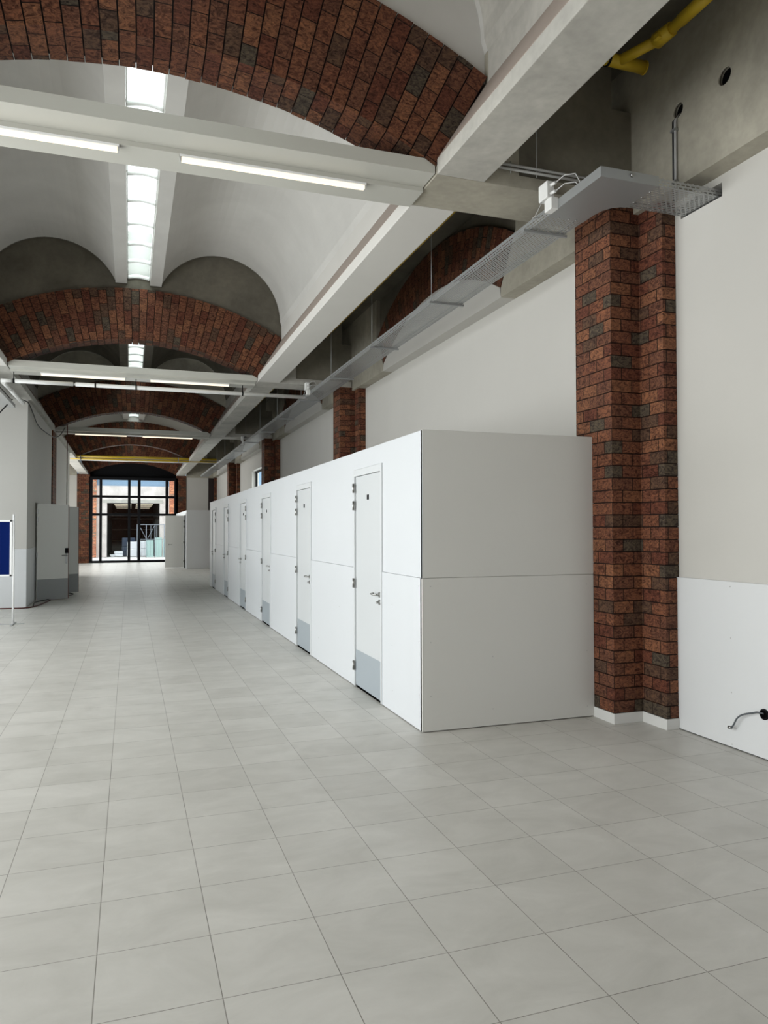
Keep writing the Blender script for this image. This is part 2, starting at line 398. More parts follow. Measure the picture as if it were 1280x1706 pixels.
# ---------------------------------------------------------------- right-hand wall
def circ(cy, cz, r, n=20): return [(cy + r * math.cos(2 * PI * k / n), cz + r * math.sin(2 * PI * k / n)) for k in range(n)]
for i in range(0, 6):
    yc = YA[i] + .29
    poly = [(yc - 2.23, 4.52), (yc + 2.23, 4.52), (yc + 2.23, 4.64), (yc + 1.86, 5.22), (yc + 1.86, 5.9), (yc - 1.86, 5.9), (yc - 1.86, 5.22), (yc - 2.23, 4.64)]
    holes = [circ(4.42, 5.14, .068), circ(4.925, 5.15, .062)] if i == 1 else []
    struct(MB().prism(poly, 'x', 4.258, 4.62, holes).build('wall_right', M['conc']))
struct(MB().box(4.33, 4.7, -4.2, 41.1, 5.0, 5.9).build('wall_right', M['concd']))
# white infill under each wall arch
for k in range(4):
    yc = YA[k + 1] + .29 + 4.45
    arcp = [(yc + (RI - .004) * math.sin(TH - 2 * TH * j / 24), ZC + (RI - .004) * math.cos(TH - 2 * TH * j / 24)) for j in range(25)]
    struct(MB().prism([(yc - 2.22, 4.52), (yc + 2.22, 4.52)] + arcp, 'x', 4.258, 4.6).build('wall_right', M['white']))
# upper white wall (with the slot the cable tray enters, and a window in the fourth bay) and the thicker lower panelling
b = MB()
wy0, wy1, wz0, wz1 = 25.2, 28.7, 1.5, 3.95
b.box(4.45, 4.72, -4.2, 4.66, 1.29, 4.53); b.box(4.45, 4.72, 4.66, 5.13, 1.29, 4.35); b.box(4.45, 4.72, 4.66, 5.13, 4.46, 4.53)
b.box(4.45, 4.72, 5.13, wy0, 1.29, 4.53); b.box(4.45, 4.72, wy0, wy1, 1.29, wz0); b.box(4.45, 4.72, wy0, wy1, wz1, 4.53); b.box(4.45, 4.72, wy1, 41.1, 1.29, 4.53)
struct(b.build('wall_right', M['white']))
struct(MB().box(4.62, 4.70, 4.6, 5.2, 4.3, 4.5).build('wall_right', M['void']))
lw = struct(MB().box(4.43, 4.72, -4.2, 41.1, 0.008, 1.29).build('wall_right', M['panel'], bevel=.003))
for z in (.03, .43, .85, 1.25): MB().disc((4.43, 4.61, z), (-1, 0, 0), 0, .0055, .0015, 10).build('screw', M['greyplastic'], lw)
struct(MB().box(4.44, 4.72, -4.2, 41.1, 0, .008).build('wall_right', M['grout']))
w = MB()
for (y0, y1) in ((wy0, wy0 + .08), (26.3, 26.42), (27.3, 27.42), (wy1 - .08, wy1)): w.box(4.60, 4.66, y0, y1, wz0, wz1)
for z in (wz0, wz1 - .07): w.box(4.60, 4.66, wy0, wy1, z, z + .07)
wo = struct(w.build('window_2', M['black'])); MB().box(4.625, 4.635, wy0, wy1, wz0, wz1).build('pane', M['glass'], wo)

# ---------------------------------------------------------------- brick pillars
def pillar(outline, z0, z1, label, rowh=.1085, closed=False, off=0.0):
    b = MB(); n = int(math.ceil((z1 - z0) / rowh)); top = z1
    for k in range(n):
        za = z0 + k * rowh; zb = min(top, za + rowh); u = off
        for j in range(len(outline) - 1):
            p, q = outline[j], outline[j + 1]; d = math.dist(p, q); va, vb = k * rowh, k * rowh + (zb - za)
            b.face([(p[0], p[1], za + .0018), (q[0], q[1], za + .0018), (q[0], q[1], zb - .0018), (p[0], p[1], zb - .0018)], [(u, va + .001), (u + d, va + .001), (u + d, vb - .001), (u, vb - .001)]); u += d
        for zz in (za + .0018, zb - .0018):
            b.prism(outline, 'z', zz - .0001, zz + .0001)
    ob = b.build('brick_pillar', M['brick'], weld=False); tag(ob, label, 'pillar')
    cx = sum(p[0] for p in outline) / len(outline); cy = sum(p[1] for p in outline) / len(outline)
    MB().prism([(p[0] + (.012 if p[0] < 4.44 else 0), p[1] + (.012 if p[1] < cy else -.012)) for p in outline], 'z', z0, z1).build('mortar_core', M['mortar'], ob)
    return ob
def right_outline(yc): return [(4.45, yc - .59), (4.31, yc - .59), (4.31, yc - .28), (4.01, yc - .28), (4.01, yc + .27), (4.31, yc + .27), (4.31, yc + .58), (4.45, yc + .58)]
pl = ['', 'tall stepped red brick pillar beside the end of the cubicle block, nearest and complete to the floor', 'second red brick pillar rising behind the cubicle block', 'third red brick pillar behind the cubicle block, very dark',
      'fourth red brick pillar, just beyond the side window', 'last red brick pillar on the right, above the far end of the cubicles']
for i in range(1, 6):
    yc = YA[i] + .29
    ol = right_outline(yc) if i < 5 else [(4.45, yc - .59), (4.31, yc - .59), (4.31, yc - .28), (4.01, yc - .28), (4.01, yc - .19), (4.45, yc - .19)]
    pillar(ol, .09 if i == 1 else 0.0, 4.58 if i < 5 else 4.5, pl[i])
# cap over the pillar wings is the concrete wall; baseboard round the first pillar
yc = YA[1] + .29; bo = [(4.43, yc - .60), (4.30, yc - .60), (4.30, yc - .29), (4.0, yc - .29), (4.0, 5.822)]
bi = [(4.015, 5.822), (4.015, yc - .275), (4.315, yc - .275), (4.315, yc - .585), (4.43, yc - .585)]
struct(MB().prism(bo + bi, 'z', 0, .09).build('baseboard_right', M['base'], bevel=.002))

# ---------------------------------------------------------------- cubicle block with its six doors
XF = 2.335
cub = thing('cubicle_block', (3.1, 14.5, 0), 'long white panelled cubicle block with six narrow doors along the right of the hall', 'cubicle block')
CY0, CY1 = 5.81, 23.25
doors = [(6.84, 7.79, 1), (9.82, 10.75, 1), (12.87, 13.79, 1), (15.74, 16.68, -1), (18.72, 19.65, -1), (21.6, 22.52, -1)]
lo = MB(); up = MB(); yy = CY0
for y0, y1, h in doors + [(CY1, CY1, 0)]:
    lo.box(XF - .012, XF + .04, yy, y0, .008, 1.288); up.box(XF - .004, XF + .04, yy, y0, 1.29, 2.54)
    if h: up.box(XF - .004, XF + .04, y0, y1, 2.35, 2.54)
    yy = y1
lo.build('lower_front_panel', M['panel2'], cub, bevel=.0015); up.build('upper_front_panel', M['panel2'], cub, bevel=.0015)
MB().box(XF - .012, 4.005, CY0 - .012, CY0 + .03, .008, 1.288).build('lower_end_panel', M['endp'], cub, bevel=.0015)
MB().box(XF - .004, 4.04, CY0 - .002, CY0 + .03, 1.29, 2.545).build('upper_end_panel', M['endp'], cub, bevel=.0015)
MB().box(XF - .012, 4.2, CY1 - .03, CY1, .008, 2.54).build('far_end_panel', M['panel'], cub)
MB().box(XF + .04, 4.42, CY0 + .6, CY1 - .03, 2.48, 2.52).build('roof_panel', M['panel'], cub)
MB().box(XF + .01, 4.0, CY0 + .01, CY1 - .01, 0, .01).build('base_joint', M['grout'], cub)
MB().box(XF + .30, XF + .32, CY0 + .1, CY1 - .1, 0.01, 2.45).build('inner_partition', M['panel'], cub)
for (x, y, z) in [(XF - .0125, 6.55, 1.0), (XF - .0125, 6.55, .62), (XF - .0125, 6.55, .2), (XF - .0125, 5.87, 1.22), (XF - .0125, 5.87, .75), (XF - .0125, 5.87, .3), (XF - .0125, 8.4, .8), (XF - .0125, 9.4, .3)]:
    MB().disc((x, y, z), (-1, 0, 0), 0, .005, .0015, 10).build('screw', M['greyplastic'], cub)
for (x, z) in [(2.40, .3), (2.40, .75), (2.40, 1.22), (2.98, .15), (2.98, .6), (3.93, .1), (3.93, .6), (3.93, 1.2)]:
    MB().disc((x, CY0 - .0125, z), (0, -1, 0), 0, .005, .0015, 10).build('screw', M['greyplastic'], cub)
for k, (y0, y1, h) in enumerate(doors):
    fr = MB(); X = XF
    fr.box(X - .02, X + .06, y0, y0 + .035, .008, 2.345); fr.box(X - .02, X + .06, y1 - .035, y1, .008, 2.345); fr.box(X - .02, X + .06, y0 + .035, y1 - .035, 2.275, 2.345)
    fro = fr.build('door_frame', M['frame'], cub, bevel=.002)
    lf = MB().box(X - .002, X + .04, y0 + .04, y1 - .04, .025, 2.27).build('door', M['leaf'], cub, bevel=.002)
    MB().box(X + .0, X + .055, y0 + .036, y1 - .036, .0, .024).build('threshold_gap', M['void'], cub)
    MB().box(X - .006, X - .002, y0 + .045, y1 - .045, .027, .405).build('kick_plate', M['kick'], lf)['label'] = 'grey kick plate'
    ys = (y0 + y1) / 2
    if k < 4: MB().box(X - .006, X - .002, ys - .03, ys + .03, 2.01, 2.062).build('sign_plate', M['black'], lf)['label'] = 'small black sign plate'
    else: MB().box(X - .006, X - .002, ys - .03, ys + .03, 2.01, 2.062).build('sign_plate', M['greyplastic'], lf)
    yh = y0 + .02 if h < 0 else y1 - .02; yl = y0 + .10 if h > 0 else y1 - .10; d = 1 if h > 0 else -1
    for z in (2.15, 1.96, 1.12, .23):
        MB().tube([(X - .028, yh, z - .05), (X - .028, yh, z + .05)], .009, 10).box(X - .022, X - .018, yh - .03, yh + .03, z - .05, z + .05).build('hinge', M['chrome'], lf)
    hd = MB(); hd.disc((X - .002, yl, 1.06), (-1, 0, 0), 0, .027, .01, 20)
    hd.tube([(X - .01, yl, 1.06), (X - .045, yl, 1.06), (X - .055, yl + d * .012, 1.06), (X - .057, yl + d * .07, 1.058), (X - .055, yl + d * .12, 1.06), (X - .045, yl + d * .135, 1.062), (X - .02, yl + d * .137, 1.063)], .0095, 10)
    hd.build('door_handle', M['chrome'], lf)
    MB().disc((X - .002, yl, .985), (-1, 0, 0), 0, .027, .01, 20).disc((X - .012, yl, .985), (-1, 0, 0), 0, .012, .028, 14).build('thumb_turn', M['chrome'], lf)

# far cubicle with an open door
f2 = thing('far_cubicle', (3.3, 36.8, 0), 'far white cubicle with an open door beside the end window', 'cubicle block')
b = MB(); b.box(XF, 4.0, 33.3, 33.34, .005, 1.29); b.box(XF + .004, 4.4, 33.303, 33.34, 1.292, 2.56); b.build('end_panel', M['panel'], f2)
b = MB(); b.box(XF, XF + .05, 33.34, 33.5, 0, 2.55); b.box(XF, XF + .05, 34.45, 40.9, 0, 2.55); b.box(XF, XF + .05, 33.5, 34.45, 2.36, 2.55); b.build('front_panel', M['panel2'], f2)
MB().box(XF - .02, XF + .07, 33.44, 33.5, 0, 2.42).box(XF - .02, XF + .07, 34.45, 34.5, 0, 2.42).box(XF - .02, XF + .07, 33.5, 34.45, 2.36, 2.42).build('door_frame', M['frame'], f2)
dl = MB().box(1.50, XF - .03, 34.42, 34.46, .02, 2.34).build('door', M['leaf2'], f2)
MB().box(XF + .9, XF + .92, 33.4, 40.8, 0, 2.4).build('inner_wall', M['kickd'], f2)
for z in (2.1, 1.85, 1.15, .3): MB().tube([(XF - .035, 34.41, z - .05), (XF - .035, 34.41, z + .05)], .014, 8).build('hinge', M['black'], dl)
MB().disc((1.66, 34.42, 1.05), (0, -1, 0), 0, .03, .012, 14).tube([(1.66, 34.41, 1.05), (1.66, 34.36, 1.05), (1.80, 34.36, 1.05)], .011, 8).build('door_handle', M['chrome'], dl)

# ---------------------------------------------------------------- left-hand side
XL = -2.14
struct(MB().box(-4.5, XL, 18.0, 18.12, 1.29, 4.58).build('wall_left', M['white']))
struct(MB().box(-4.5, XL + .0, 17.99, 18.12, 0.006, 1.288).build('wall_left', M['panel'], bevel=.002))
struct(MB().box(XL - .12, XL, 18.12, 19.5, 1.29, 4.58).box(XL - .12, XL, 19.5, 30.0, 2.36, 4.58).box(XL - .12, XL, 20.5, 30, 1.29, 2.36).build('wall_left', M['white']))
struct(MB().box(XL - .12, XL, 18.12, 19.5, 0.006, 1.288).box(XL - .12, XL, 20.5, 30.0, 0.006, 1.288).build('wall_left', M['panel']))
struct(MB().box(XL - .16, XL - .12, 19.4, 20.6, 0, 2.4).build('wall_left', M['void']))
po = MB(); po.box(XL - .02, XL + .035, 23.3, 24.4, 0, 4.58); tag(po.build('brick_pillar', M['brick']), 'narrow strip of brick pillar on the left, above the open door', 'pillar')
def open_door(hx, hy, ax, w, label, edge, kick=True, handle=True):
    ax = Vector(ax).normalized(); ay = Vector((-ax.y, ax.x)); o = (hx, hy, 0)
    t = thing('open_door', (hx, hy, 0), label, 'door')
    lf = MB().obox(o, ax, ay, 0, w - .006, -.02, .02, .02, 2.33).build('leaf', M['leaf2'], t)
    MB().obox(o, ax, ay, w - .006, w + .012, -.02, .02, .02, 2.33).build('leaf_edge', M['hardwood'], t)['label'] = 'dark red wooden edge'
    if kick: MB().obox(o, ax, ay, .01, w - .01, -.024, -.02, .02, .52).build('kick_plate', M['kickd'], lf)
    for z in (2.15, 1.95, 1.1): MB().obox(o, ax, ay, -.02, .012, -.035, -.02, z - .06, z + .06).build('hinge', M['chrome'], lf)
    if handle:
        h = MB(); T = lambda x, y, z: (hx + ax.x * x + ay.x * y, hy + ax.y * x + ay.y * y, z)
        h.obox(o, ax, ay, w - .075, w - .035, -.03, -.02, .88, 1.15); h.tube([T(w - .055, -.03, 1.08), T(w - .055, -.07, 1.08), T(w - .19, -.07, 1.08)], .011, 8)
        h.build('door_handle', M['chrome'], lf)
        MB().obox(o, ax, ay, w - .085, w - .02, -.05, -.02, 1.13, 1.26).build('lock_reader', M['black'], lf)
    return t
open_door(-2.1, 19.5, (.80, .50), .78, 'white door standing open at the left, near leaf with black lock reader', True)
open_door(-2.12, 21.0, (.86, .9), 1.15, 'grey shaded door leaf standing open just behind the near one', True, True, False)

# glazed wall on the left of the near bays (outside the frame) that lets the daylight in, and, behind the camera, a dark wall added to shut out rear light
b = MB(); b.box(-4.7, -4.5, -4.2, 18.1, 4.4, 5.9); b.box(-4.7, -4.5, -4.2, 18.1, 0, .12); b.box(-4.7, -4.5, 18.1, 30, 0, 5.9); b.box(-4.7, -4.5, 30, 39, 0, 1.2); b.box(-4.7, -4.5, 30, 39, 4.0, 5.9); b.box(-4.7, -4.5, 39, 41.1, 0, 5.9)  # opening towards the far end is added to pass the left end light
struct(b.build('wall_left', M['conc']))
w = MB()
for k in range(16): w.box(-4.62, -4.56, -4.2 + k * 1.48, -4.12 + k * 1.48, .12, 4.4)
struct(w.build('window_3', M['black']))
b = MB(); b.box(-4.6, 4.6, -4.2, -4.0, 0, 7.2)
struct(b.build('wall_near', M['brickarch']))

# ---------------------------------------------------------------- roof lights
skl = ['roof light slot over the nearest bay, above the viewpoint', 'long bright roof light strip between the two white vaults', 'short bright roof light seen under the second brick arch',
       'small square roof light seen beneath the third brick arch', 'roof light over the last bay before the end window']
for i in range(5):
    y0, y1 = YA[i] + .45, YA[i + 1] + .02; t = thing('roof_light', (.134, (y0 + y1) / 2, 6.4), skl[i], 'skylight')
    n = 10; dy = (y1 - y0) / n
    gl = MB(); xa, xb = -.062, .330
    for k in range(n):
        for j in range(8):
            for q in range(4):
                def P(u, v): return (xa + (xb - xa) * u, y0 + dy * (k + v), 6.38 + .03 * math.sin(PI * u) + .03 * math.sin(PI * v))
                gl.face([P(j / 8, q / 4), P((j + 1) / 8, q / 4), P((j + 1) / 8, (q + 1) / 4), P(j / 8, (q + 1) / 4)], smooth=True)
    gl.build('pane', M['skyglass'], t)
    for k in range(n + 1):
        MB().tube([(xa + (xb - xa) * j / 8, y0 + dy * k, 6.375 + .03 * math.sin(PI * j / 8)) for j in range(9)], .036, 8).build('glazing_bar', M['alu'], t)
    fr = MB(); fr.box(xa - .004, xa + .012, y0, y1, 6.36, 6.44); fr.box(xb - .012, xb + .004, y0, y1, 6.36, 6.44); fr.build('frame', M['alu'], t)
    area('daylight_roof_light', (.134, (y0 + y1) / 2, 6.50), (0, 0, -1), .40, y1 - y0 - .1, (17, 17, 17, 5, 9)[i], DAY)

# ---------------------------------------------------------------- cable tray along the right aisle
TX0, TX1, TZ, TF = 3.345, 3.705, 4.36, .065
tr = thing('cable_tray', (3.52, 20, TZ), 'long perforated galvanised cable tray hung along the right aisle, turning into the wall', 'cable tray')
def sheet(b, x0, x1, y0, y1, z): b.face([(x0, y0, z), (x1, y0, z), (x1, y1, z), (x0, y1, z)], [(y0, x0), (y0, x1), (y1, x1), (y1, x0)])
b = MB(); sheet(b, TX0, TX1, 5.45, 38.0, TZ); b.build('tray_base', M['perf'], tr)
b = MB(); b.face([(TX0, 5.45, TZ), (TX0, 38, TZ), (TX0, 38, TZ + TF), (TX0, 5.45, TZ + TF)], [(5.45, 0), (38, 0), (38, TF), (5.45, TF)])
b.face([(TX1, 5.6, TZ), (TX1, 38, TZ), (TX1, 38, TZ + TF), (TX1, 5.6, TZ + TF)], [(5.6, 0), (38, 0), (38, TF), (5.6, TF)]); b.build('tray_side', M['perf'], tr)
b = MB(); b.face([(3.86, 4.70, TZ), (4.62, 4.70, TZ), (4.62, 5.10, TZ), (3.86, 5.10, TZ)], [(3.86, 4.7), (4.62, 4.7), (4.62, 5.1), (3.86, 5.1)])
for y in (4.70, 5.10): b.face([(3.86, y, TZ), (4.62, y, TZ), (4.62, y, TZ + TF), (3.86, y, TZ + TF)], [(3.86, 0), (4.62, 0), (4.62, TF), (3.86, TF)])
b.build('wall_branch', M['perf'], tr)
cor = [(TX0, 4.70), (3.87, 4.70), (3.87, 5.10)] + [(3.87 - .165 + .165 * math.cos(a), 5.265 - 0.0 - .165 * math.sin(a)) for a in []] + [(3.82, 5.11), (3.76, 5.15), (3.72, 5.22), (TX1, 5.32), (TX1, 5.47), (TX0, 5.47)]
b = MB(); b.prism(cor, 'z', TZ - .003, TZ); b.box(TX0 - .002, TX0, 4.70, 5.47, TZ, TZ + TF + .01); b.box(TX0, 3.87, 4.698, 4.70, TZ, TZ + TF + .01)
b.build('corner_plate', M['galv'], tr)['label'] = 'smooth corner plate of the tray'
for e in ((TX0, 5.47, 38), (TX1, 5.47, 38)): MB().box(e[0] - .004, e[0] + .004, e[1], e[2], TZ + TF - .004, TZ + TF + .006).build('rolled_edge', M['galv'], tr)
for (x, y) in [(3.87, 4.80), (3.87, 4.90), (3.87, 5.0), (3.45, 5.45), (3.55, 5.45), (3.62, 5.45), (4.1, 5.08)]:
    MB().disc((x, y, TZ - .003), (0, 0, -1), 0, .009, .006, 12).build('bolt', M['chrome'], tr)
MB().disc((3.62, 4.70, TZ + .045), (0, -1, 0), 0, .016, .02, 12).build('bolt', M['chrome'], tr)
for k, y in enumerate([5.765, 7.95, 10.2, 12.5, 14.9, 17.5, 20.0, 22.6, 25.2, 27.8, 30.4, 33.0]):
    MB().box(TX0 - .06, TX1 + .02, y - .014, y + .014, TZ - .025, TZ - .004).build('support_rail', M['galv'], tr)
    if k: MB().tube([(TX0 - .03, y, TZ - .02), (TX0 - .03, y, 5.9)], .0035, 6).build('hanger_rod', M['galv'], tr)
# junction boxes at the tray
def jbox(x, y, label):
    t = thing('junction_box', (x, y, TZ), label, 'junction box')
    MB().box(x - .02, x + .045, y - .01, y + .10, TZ - .01, TZ + .09).build('lower_box', M['whiteplastic'], t, bevel=.004)
    MB().box(x - .035, x + .035, y + .03, y + .17, TZ + .10, TZ + .24).build('upper_box', M['whiteplastic'], t, bevel=.006)
    MB().box(x - .01, x + .02, y + .04, y + .08, TZ + .07, TZ + .12).build('connector', M['whiteplastic'], t)
    for dz in (.13, .20):
        MB().tube([(x + .0, y + .03, TZ + dz), (x + .01, y - .03, TZ + dz)], .014, 8).build('cable_gland', M['whiteplastic'], t)
        MB().tube([(x + .01, y - .03, TZ + dz), (x + .05, y - .10, TZ + dz + .035), (x + .10, y - .18, TZ + dz + .02), (x + .16, y - .24, TZ + .04)], .005, 6).build('cable', M['greyplastic'], t)
    MB().tube([(x - .02, y + .14, TZ + .10), (x - .05, y + .2, TZ), (x - .03, y + .28, TZ + .02), (x + .04, y + .32, TZ + .05)], .0035, 6).build('cable', M['greyplastic'], t)
    return t
jbox(3.30, 5.30, 'white electrical junction boxes fixed to the cable tray near its corner')
jbox(3.30, 14.22, 'white junction box on the cable tray at the end of the white pipe')
jbox(3.30, 23.1, 'small junction box on the cable tray at the third crossbeam')
# conduits on the first crossbeam end
cn = thing('conduit_pair', (3.2, 5.47, 4.72), 'two dark conduits lying along the top of the first crossbeam', 'conduit')
for dz in (.0, .035): MB().tube([(2.78, 5.47, 4.715 + dz), (4.2, 5.47, 4.715 + dz)], .012, 8).build('conduit_tube', M['greyplastic'], cn)
for x in (3.0, 3.25): MB().tube([(x, 5.47, 4.68), (x, 5.47, 5.9)] if x > 3.1 else [(x, 5.47, 4.68), (x, 5.47, 4.78)], .004, 6).build('clamp', M['galv'], cn)

# holes in the concrete with the conduit drop
for (yh, zh, r, lb) in ((4.42, 5.14, .068, 'round black hole in the concrete wall, the one without a conduit'), (4.925, 5.15, .062, 'round black hole in the concrete wall with a conduit hanging from it')):
    t = MB().disc((4.30, yh, zh), (1, 0, 0), 0, r + .015, .02, 28).build('core_hole', M['void']); tag(t, lb, 'hole')
    MB().disc((4.256, yh, zh), (1, 0, 0), r - .002, r + .010, .03, 28).build('hole_rim', M['conc'], t)
t = thing('conduit_drop', (4.235, 4.95, 4.42), 'vertical grey conduit dropping from the wall hole to the cable tray', 'conduit')
MB().tube([(4.29, 4.94, 5.13), (4.24, 4.94, 5.07), (4.238, 4.94, 4.40)], .011, 8).build('conduit_tube', M['greyplastic'], t)
MB().tube([(4.29, 4.965, 5.13), (4.24, 4.965, 5.07), (4.238, 4.965, 4.40)], .009, 8).build('conduit_tube', M['cable'], t)
for z in (4.98, 4.55): MB().box(4.222, 4.258, 4.925, 4.982, z, z + .02).build('clamp', M['galv'], t)

# ---------------------------------------------------------------- yellow gas pipes
yp = thing('gas_pipe', (4.0, 4.5, 5.6), 'yellow pipe with angled branch and end cap at the top right', 'pipe')
MB().tube([(3.98, -4.0, 5.6), (3.98, 4.70, 5.6)], .043, 16).build('pipe_run', M['yellow'], yp)
MB().tube([(3.98, 4.20, 5.6), (3.98, 4.56, 5.6)], .049, 16).build('sleeve', M['yellow'], yp)
MB().tube([(3.98, 4.66, 5.6), (3.965, 4.82, 5.6)], [.055, .062], 16).box(3.90, 3.94, 4.72, 4.78, 5.56, 5.6).build('coupling', M['yellow'], yp)
MB().tube([(3.965, 4.82, 5.6), (3.90, 4.98, 5.6), (3.84, 5.13, 5.6)], .043, 16).build('branch', M['yellow'], yp)
MB().tube([(4.09, 5.14, 5.6), (3.62, 5.14, 5.6)], .052, 16).build('cross_run', M['yellow'], yp)
MB().disc((4.09, 5.14, 5.6), (1, 0, 0), 0, .056, .012, 20).build('end_cap', M['yellow'], yp)
MB().tube([(3.72, 5.14, 5.6), (3.74, 5.14, 5.6)], .058, 16).build('clamp', M['black'], yp)
y2 = thing('gas_pipe', (3.70, 20, 5.6), 'long yellow pipe running on behind the right beam', 'pipe')
MB().tube([(3.62, 5.14, 5.6), (3.60, 5.25, 5.6), (3.66, 5.40, 5.6), (3.71, 6.2, 5.6), (3.71, 31.5, 5.6)], .045, 12).build('pipe_run', M['yellow'], y2)
y3 = thing('gas_pipe', (.6, 32.1, 4.6), 'pair of thin yellow pipes across the fourth crossbeam', 'pipe')
for dz, r in ((.075, .045), (-.03, .03)): MB().tube([(-2.26, 32.12, 4.60 + dz), (3.50, 32.12, 4.60 + dz)], r, 12).build('pipe_run', M['yellow'], y3)
for x in (-1.9, 1.9): MB().box(x, x + .03, 32.06, 32.2, 4.52, 4.72).build('clamp', M['galv'], y3)

# ---------------------------------------------------------------- white drain pipe under the second crossbeam
wp = thing('drain_pipe', (.6, 14.9, 4.38), 'white drain pipe hung under the second crossbeam', 'pipe')
PY, PZ = 14.75, 4.39
MB().tube([(-1.97, PY, PZ), (-1.0, PY, PZ)], .038, 12).build('pipe_run', M['whiteplastic'], wp)
MB().tube([(-.96, PY, PZ), (3.42, PY, PZ)], .038, 12).build('pipe_run', M['whiteplastic'], wp)
MB().tube([(-2.2, PY, PZ), (-2.02, PY, PZ)], .034, 12).build('pipe_socket', M['whiteplastic'], wp)
for x in (-1.99, -.62, .1, 2.1): MB().tube([(x - .012, PY, PZ), (x + .012, PY, PZ)], .045, 12).tube([(x, PY, PZ + .04), (x, PY, BZ)], .008, 6).build('pipe_clip', M['black'], wp)
MB().tube([(-1.0, PY, PZ), (-.96, PY, PZ)], .022, 10).build('joint', M['greyplastic'], wp)
w2 = thing('drain_pipe', (-2.15, 16.3, 4.38), 'short white pipe running towards the left wall, with a black cable', 'pipe')
MB().tube([(-2.19, 14.95, PZ), (-2.17, 15.6, PZ)], .04, 12).build('pipe_run', M['whiteplastic'], w2); MB().tube([(-2.17, 15.66, PZ), (-2.15, 17.3, PZ)], .042, 12).build('pipe_run', M['whiteplastic'], w2)
MB().tube([(-2.17, 15.6, PZ), (-2.17, 15.66, PZ)], .032, 10).build('joint', M['black'], w2)
tag(MB().box(-2.62, -2.34, 14.99, 17.6, 4.33, 4.40).build('duct', M['greyplastic']), 'flat grey duct beside the short white pipe at the left edge', 'duct')

# ---------------------------------------------------------------- cables
def curve_pts(P, n=10):
    P = [Vector(p) for p in P]; out = []
    Q = [P[0]] + P + [P[-1]]
    for i in range(1, len(Q) - 2):
        for k in range(n):
            t = k / n; a, b, c, d = Q[i - 1], Q[i], Q[i + 1], Q[i + 2]
            out.append(.5 * ((2 * b) + (c - a) * t + (2 * a - 5 * b + 4 * c - d) * t * t + (3 * b - a - 3 * c + d) * t ** 3))
    out.append(P[-1]); return out
hc = MB().tube(curve_pts([(-2.23, 17.3, 4.49), (-2.19, 17.6, 4.50), (-2.125, 17.95, 4.50), (-2.10, 18.6, 4.36), (-2.09, 19.5, 4.21), (-1.99, 20.5, 4.15), (-1.93, 21.5, 4.18), (-1.87, 22.2, 4.28), (-1.83, 22.8, 4.46), (-1.79, 23.25, 4.66)]), .012, 6)
tag(hc.build('hanging_cable', M['cable']), 'black cable sagging from the white pipe to the third crossbeam', 'cable')
hc = MB().tube([(-2.573, 17.2, 4.159), (-2.339, 17.2, 4.45)], .014, 6); hc.tube([(-3.2, 17.2, 3.38), (-2.573, 17.2, 4.159)], .014, 6)
tag(hc.build('hanging_cable', M['cable']), 'black cable running down to the left picture edge from the short white pipe', 'cable')
rc = MB().tube(curve_pts([(-1.60, 21.6, 4.55), (-1.60, 21.6, 3.0), (-1.59, 21.55, .3), (-1.55, 21.45, .03)]), .012, 6)
tag(rc.build('hanging_cable', M['redcable']), 'dark red cable hanging straight down in front of the open doors to the floor', 'cable')
ec = thing('extension_cord', (-1.9, 20.0, 0), 'dark red extension cord lying along the floor by the left wall', 'cord')
MB().tube(curve_pts([(-3.4, 17.75, .015), (-2.63, 17.82, .015), (-2.15, 17.80, .015), (-1.98, 18.1, .015), (-1.86, 18.9, .015), (-1.80, 19.7, .015)]), .014, 6).build('cord', M['redcable'], ec)
MB().tube(curve_pts([(-2.0, 18.05, .03), (-2.05, 18.8, .04), (-1.93, 19.4, .03), (-1.80, 19.75, .03)]), .012, 6).build('cord', M['cable'], ec)
MB().tube(curve_pts([(-1.62, 20.3, .03), (-1.45, 20.9, .015), (-1.40, 21.3, .015), (-1.55, 21.45, .03)]), .012, 6).build('cord', M['cable'], ec)
MB().tube([(-1.82, 19.72, .045), (-1.74, 19.95, .045)], .04, 10).build('plug', M['redplug'], ec)
MB().tube([(-1.73, 19.98, .045), (-1.64, 20.25, .045)], .045, 10).build('socket', M['redplug'], ec)
wc = thing('wall_cable', (4.4, 4.4, .3), 'short grey cable end sticking out of a black box low on the right wall', 'cable')
MB().disc((4.43, 4.29, .335), (-1, 0, 0), .0, .036, .004, 24).build('box_hole', M['void'], wc)
MB().disc((4.43, 4.29, .335), (-1, 0, 0), .030, .040, .012, 24).build('box_rim', M['black'], wc)
MB().tube(curve_pts([(4.42, 4.29, .34), (4.40, 4.33, .343), (4.395, 4.373, .328), (4.39, 4.43, .309), (4.39, 4.48, .285), (4.39, 4.52, .25), (4.39, 4.55, .20), (4.39, 4.575, .17)], 6), .0065, 8).build('cable', mat('dark_grey_cable', (.09, .10, .11), .5), wc)
MB().tube([(4.39, 4.572, .17), (4.39, 4.60, .168)], .013, 10).build('connector', M['chrome'], wc)

